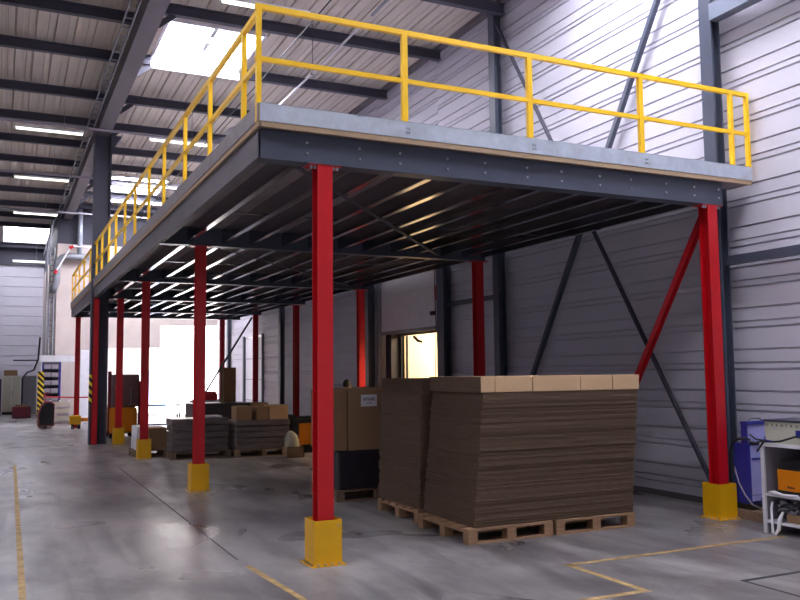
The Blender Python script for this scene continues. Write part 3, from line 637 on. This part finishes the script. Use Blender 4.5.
for x in (-1.05, -.76, -.48): B(x, x + .06, 23.24, 23.3, 0, .8).build('upright', 'white', cr)
B(-1.05, -.42, 23.3, 23.9, .05, .7).build('bin', 'white', cr)
yt = thing('hand_pallet_truck', (-.3, 20.4, 0), 'low yellow and orange hand trolley beside the far slim column', 'trolley')
B(-.62, -.3, 20.3, 20.55, .12, .4).build('body', 'yellow', yt, bevel=.02)
B(-.3, .7, 20.3, 20.5, .22, .32).build('fork', 'orange', yt)
mb().tube([(-.58, 20.28, .07), (-.5, 20.28, .07)], .07, 12).tube([(-.4, 20.28, .07), (-.32, 20.28, .07)], .07, 12).build('wheels', 'black', yt)
cb = thing('metal_cabinet', (-2.1, 32.2, 0), 'tall white double cabinet at the end of the aisle', 'cabinet')
B(-2.48, -1.76, 32, 32.6, .12, 1.62).build('body', 'white', cb)
for x in (-2.46, -2.11): B(x, x + .33, 31.97, 32.0, .14, 1.6).build('door', 'cream', cb)
mb().box(-2.17, -2.15, 31.94, 31.97, .8, 1.0).box(-2.08, -2.06, 31.94, 31.97, .8, 1.0).build('handles', 'mid', cb)
B(-2.46, -1.78, 32.02, 32.58, 0, .12).build('plinth', 'black', cb)
tag(B(-2.42, -1.9, 32.1, 32.5, 1.622, 1.86).build('cardboard_box', 'cardbox', bevel=.01), 'cardboard box on top of the white cabinet', 'box')
tag(B(-1.72, -1.16, 32.0, 32.5, 0, 1.62).build('sheet_stack', 'mid', bevel=.02), 'tall brownish grey stack wrapped beside the white cabinet', 'stack')
rc = thing('red_crate', (-1.85, 28.8, 0), 'low maroon crate of parts on the aisle floor', 'crate')
mb().box(-2.1, -1.45, 28.6, 29.2, 0, .03).box(-2.1, -1.45, 28.6, 28.63, 0, .42).box(-2.1, -1.45, 29.17, 29.2, 0, .42).box(-2.1, -2.07, 28.6, 29.2, 0, .42).box(-1.48, -1.45, 28.6, 29.2, 0, .42).build('body', 'maroon', rc)
B(-2.0, -1.6, 28.7, 29.1, .03, .5).build('contents', 'cardbox', rc)
tag(mb().box(-2.9, -2.5, 30.5, 31.0, 0, 1.5).build('dark_cabinet', 'tarp', bevel=.02), 'dark cabinet cut by the picture edge beside the white cabinet', 'cabinet')
wb = thing('wall_pipe', (-1.3, 30, 0), 'dark bent hose rising beside the white cabinet', 'hose')
mb().tube([(-1.72, 31.5, .3), (-1.72, 31.5, 1.5), (-1.55, 31.4, 1.75), (-1.3, 31.2, 1.85), (-1.15, 31, 2.3), (-1.1, 31, 3.2)], .035, 8).build('hose', 'tarp', wb, smooth=True)
mb().tube([(-2.1, 31, 2.25), (-1.15, 31, 2.25)], .03, 6).build('branch_pipe', 'tarp', wb)
# ducts on the corner
dc = thing('insulated_duct', (-.6, 25.6, 5), 'grey insulated duct bending down beside the beige wall', 'duct')
mb().tube([(.3, 25.75, 5.95), (-.45, 25.75, 5.95), (-.62, 25.75, 5.9), (-.75, 25.75, 5.75), (-.8, 25.75, 5.5), (-.8, 25.75, 5.0), (-.92, 25.75, 4.6)], .12, 12).build('duct', 'mid', dc, smooth=True)
mb().tube([(-.03, 25.75, 6.0), (-.03, 25.75, 7.8)], .09, 10).build('riser', 'galv', dc, smooth=True)
pc = thing('white_pipe', (-.7, 25.3, 5), 'pale thin pipe with red joints crossing above the grey duct', 'pipe')
mb().tube([(.6, 25.5, 6.28), (.6, 25.5, 7.93)], .012, 6).tube([(1.0, 25.5, 6.25), (-.35, 25.5, 6.3), (-.85, 25.5, 5.35)], .035, 8).build('pipe', 'white', pc)
mb().tube([(-.28, 25.5, 6.3), (-.4, 25.5, 6.22)], .06, 8).tube([(-.82, 25.5, 5.4), (-.88, 25.5, 5.28)], .06, 8).build('red_joint', 'red', pc)
lt = thing('cable_ladder', (-.95, 25.8, 0), 'vertical bundle of grey pipes and cable ladder at the corner of the beige wall', 'cable ladder')
for x in (-1.12, -1.02, -.88): mb().tube([(x, 25.93, 0), (x, 25.93, 6.3)], .028, 8).build('riser_pipe', 'mid', lt)
q = mb()
for k in range(20): q.box(-1.0, -.9, 25.9, 25.93, 2.2 + k * .2, 2.23 + k * .2)
q.build('rungs', 'dark', lt)
mb().tube([(-1.12, 25.93, 6.3), (-.95, 25.9, 7.3)], .05, 8).build('bend', 'mid', lt)

# ============================================================ CORNER BY THE WALL
wp = thing('low_pallet', (4.8, -.4, 0), 'small dark wooden skid under the blue machine', 'pallet')
B(4.69, 5.1, -.6, -.03, .07, .1).build('deck', 'wooddark', wp)
for x in (4.69, 5.0): B(x, x + .1, -.6, -.03, 0, .07).build('runner', 'wooddark', wp)
bl = thing('blue_machine', (4.9, -.2, .1), 'tall blue charger cabinet with a lavender front panel by the wall', 'machine')
B(4.715, 5.08, -.28, -.06, .16, .80).build('cabinet', 'blue', bl, bevel=.01)
B(4.725, 5.07, -.292, -.282, .2, .78).build('front_panel', 'lav', bl)
B(4.72, 5.08, -.28, -.06, .102, .16).build('plinth', 'black', bl)
B(4.725, 5.07, -.297, -.292, .63, .65).build('trim_strip', 'blue', bl)
B(4.725, 5.07, -.296, -.292, .26, .265).build('trim_strip', 'blue', bl)
B(4.84, 4.87, -.298, -.292, .2, .23).build('emblem', 'blue', bl)
mb().tube([(4.70, -.08, .55), (4.69, -.14, .38), (4.69, -.22, .26), (4.7, -.3, .17), (4.78, -.32, .13), (4.9, -.33, .11)], .008, 6).build('cable', 'greyplas', bl, smooth=True)
b2 = thing('charger_unit', (4.9, -.2, .802), 'small lavender unit with dark blue rim standing on the blue machine', 'charger')
B(4.72, 5.06, -.25, -.19, .802, 1.0).build('case', 'lav', b2, bevel=.006)
B(4.705, 5.07, -.265, -.18, 1.0, 1.035).build('rim', 'blue', b2)
B(4.705, 4.72, -.262, -.185, .802, 1.0).build('side_plate', 'blue', b2)
mb().tube([(4.74, -.27, .84), (4.7, -.24, .86), (4.68, -.14, .84), (4.675, -.08, .78), (4.675, -.05, .7), (4.675, -.04, .2)], .012, 6).build('cable', 'black', b2, smooth=True)
mb().tube([(4.74, -.27, .9), (4.8, -.29, .85), (4.92, -.31, .83)], .008, 6).build('cable', 'black', b2, smooth=True)
mb().tube([(4.73, -.285, .815), (4.8, -.29, .80), (4.88, -.3, .82)], .02, 8).build('connector', 'black', b2, smooth=True)
mb().tube([(4.78, -.22, 1.035), (4.82, -.22, 1.06), (4.95, -.22, 1.06), (4.99, -.22, 1.035)], .008, 6).build('handle', 'mid', b2)
# white bench unit
sh = thing('shelf_unit', (4.7, -1.0, 0), 'white open shelf unit against the wall, cut by the picture edge', 'shelf unit')
SX0, SX1, SY0, SY1 = 4.30, 5.1, -1.75, -.8
mb().box(SX0 + .0, SX1, SY1 - .03, SY1, 0, .84).build('side_panel', 'greyplas', sh)
mb().box(SX0 - .01, SX0 + .012, SY1 - .034, SY1 + .004, 0, .84).build('front_edge', 'white', sh)
B(SX0, SX1, SY0, SY0 + .03, 0, .84).build('side_panel', 'greyplas', sh)
B(SX0 - .02, SX1, SY0, SY1, .84, .87).build('worktop', 'white', sh)
B(SX0, SX1, SY0, SY1 - .03, .36, .38).build('shelf', 'white', sh)
B(SX0, SX1, SY0, SY1 - .03, .1, .125).build('shelf', 'white', sh)
B(SX1 - .02, SX1, SY0, SY1, .1, .84).build('back_panel', 'greyplas', sh)
eb = thing('test_instrument', (4.6, -1.1, .872), 'cream instrument case with spaced black lettering on the white shelf unit', 'instrument')
B(4.33, 4.75, -1.62, -.83, .872, 1.08).build('case', 'cream', eb)
B(4.32, 4.76, -1.63, -.82, 1.08, 1.1).build('lid', 'dark', eb)
RX = Matrix(((0, 0, -1, 0), (-1, 0, 0, 0), (0, 1, 0, 0), (0, 0, 0, 1)))    # text lying on a face that looks towards -X
for k, ch in enumerate('EUROTRO'):
    text(ch, .034, 'tile', eb, Matrix.Translation((4.329, -.85 - k * .056, 1.035)) @ RX, name='letter', bold=.001)
text('mobile', .014, 'lav', eb, Matrix.Translation((4.329, -.93, 1.01)) @ RX)
B(4.322, 4.33, -1.4, -1.19, .95, 1.01).build('blue_badge', 'blue', eb)
mb().tube([(4.31, -.84, .93), (4.28, -.87, .91), (4.26, -.9, .9), (4.27, -.96, .895)], .008, 6).build('cable', 'blue', eb, smooth=True)
tag(mb().tube([(4.30, -.75, .78), (4.27, -.86, .885), (4.3, -.95, .888), (4.28, -1.05, .9), (4.3, -1.2, .95), (4.3, -1.4, .94)], .01, 6).build('power_cable', 'black', smooth=True), 'black cable lying along the edge of the white shelf top', 'cable')
oc = thing('battery_charger', (4.6, -1.1, .4), 'orange charger box with a black sloping lid on the upper shelf', 'charger')
B(4.36, 4.8, -1.5, -.925, .42, .62).build('orange_case', 'orange', oc, bevel=.008)
mb().prism([(-1.5, .62), (-.925, .62), (-.95, .70), (-1.0, .715), (-1.45, .715)], 'x', 4.37, 4.8).build('black_lid', 'black', oc)
mb().box(4.36, 4.8, -1.5, -.93, .385, .42).build('foot', 'black', oc)
mb().tube([(4.55, -1.05, .71), (4.55, -1.05, .8)], .012, 6).build('cable', 'black', oc)
text('Bosma', .03, 'tile', oc, Matrix.Translation((4.358, -1.04, .45)) @ RX, bold=.001)
ch = thing('cable_bundle', (4.42, -1.0, .13), 'tangled grey cable and white strap heaped on the lower shelf', 'cable')
random.seed(3)
for j in range(7):
    pts = []; r0 = .05 + random.random() * .06
    for k in range(17):
        a = k / 16 * 2 * math.pi; pts.append((4.42 + .06 * math.cos(a) * (1 + .2 * math.sin(3 * a + j)), -1.0 + (r0 + .03) * math.sin(a), .2 + .018 * j + .03 * math.sin(2 * a + j * 1.7)))
    mb().tube(pts, .014, 6).build('coil', ['black', 'mid', 'greyplas', 'dark'][j % 4], ch, smooth=True)
mb().tube([(4.4, -.95, .2), (4.4, -1.1, .16), (4.42, -1.05, .14)], .05, 8).build('plug_block', 'dark', ch, smooth=True)
mb().tube([(4.33, -.88, .3), (4.29, -.9, .25), (4.28, -.91, .1), (4.27, -.92, .02), (4.27, -.95, .01), (4.28, -.985, .06), (4.29, -.99, .15), (4.33, -1.0, .22)], [.01, .012, .012, .014, .014, .018, .02, .012], 8).build('white_strap', 'white', ch, smooth=True)
mb().tube([(4.31, -.86, .39), (4.3, -.93, .4), (4.29, -1.05, .385), (4.3, -1.2, .395)], [.01, .02, .016, .012], 8).build('white_rag', 'white', ch, smooth=True)
tag(B(4.34, 4.7, -1.4, -1.03, .127, .2).build('flat_carton', 'cardbox', bevel=.004), 'small flat brown carton on the lowest shelf of the white unit', 'carton')

# ============================================================ FLOOR MARKINGS
def marking(x0, x1, y0, y1, label, m='linepaint'): tag(B(x0, x1, y0, y1, .0, .0015).build('floor_line', m), label, 'floor line')
mk = mb().box(1.76, 4.3, -1.06, -1.0, 0, .0015).box(1.74, 1.8, -1.93, -1.0, 0, .0015).box(-.2, 1.8, -1.98, -1.92, 0, .0015)
tag(mk.build('floor_line', 'linepaint'), 'faded yellow stepped line on the floor in front of the pallets', 'floor line')
tag(mb().bar((-2.335, -2, .0008), (-2.245, 10, .0008), .05, .0014).build('floor_line', 'linepaint'), 'worn yellow line along the aisle at the picture edge', 'floor line')
tag(mb().bar((-.6, .2, .0008), (-.42, -2.6, .0008), .05, .0014).build('floor_line', 'linepaint'), 'short worn yellow line in front of the front corner column', 'floor line')
hm = mb().box(2.62, 3.9, -2.09, -2.05, 0, .0018).box(2.6, 2.625, -3.2, -2.05, 0, .0018)
tag(hm.build('floor_hatch', 'tile'), 'black outlined channel in the floor at the lower picture corner', 'floor channel')
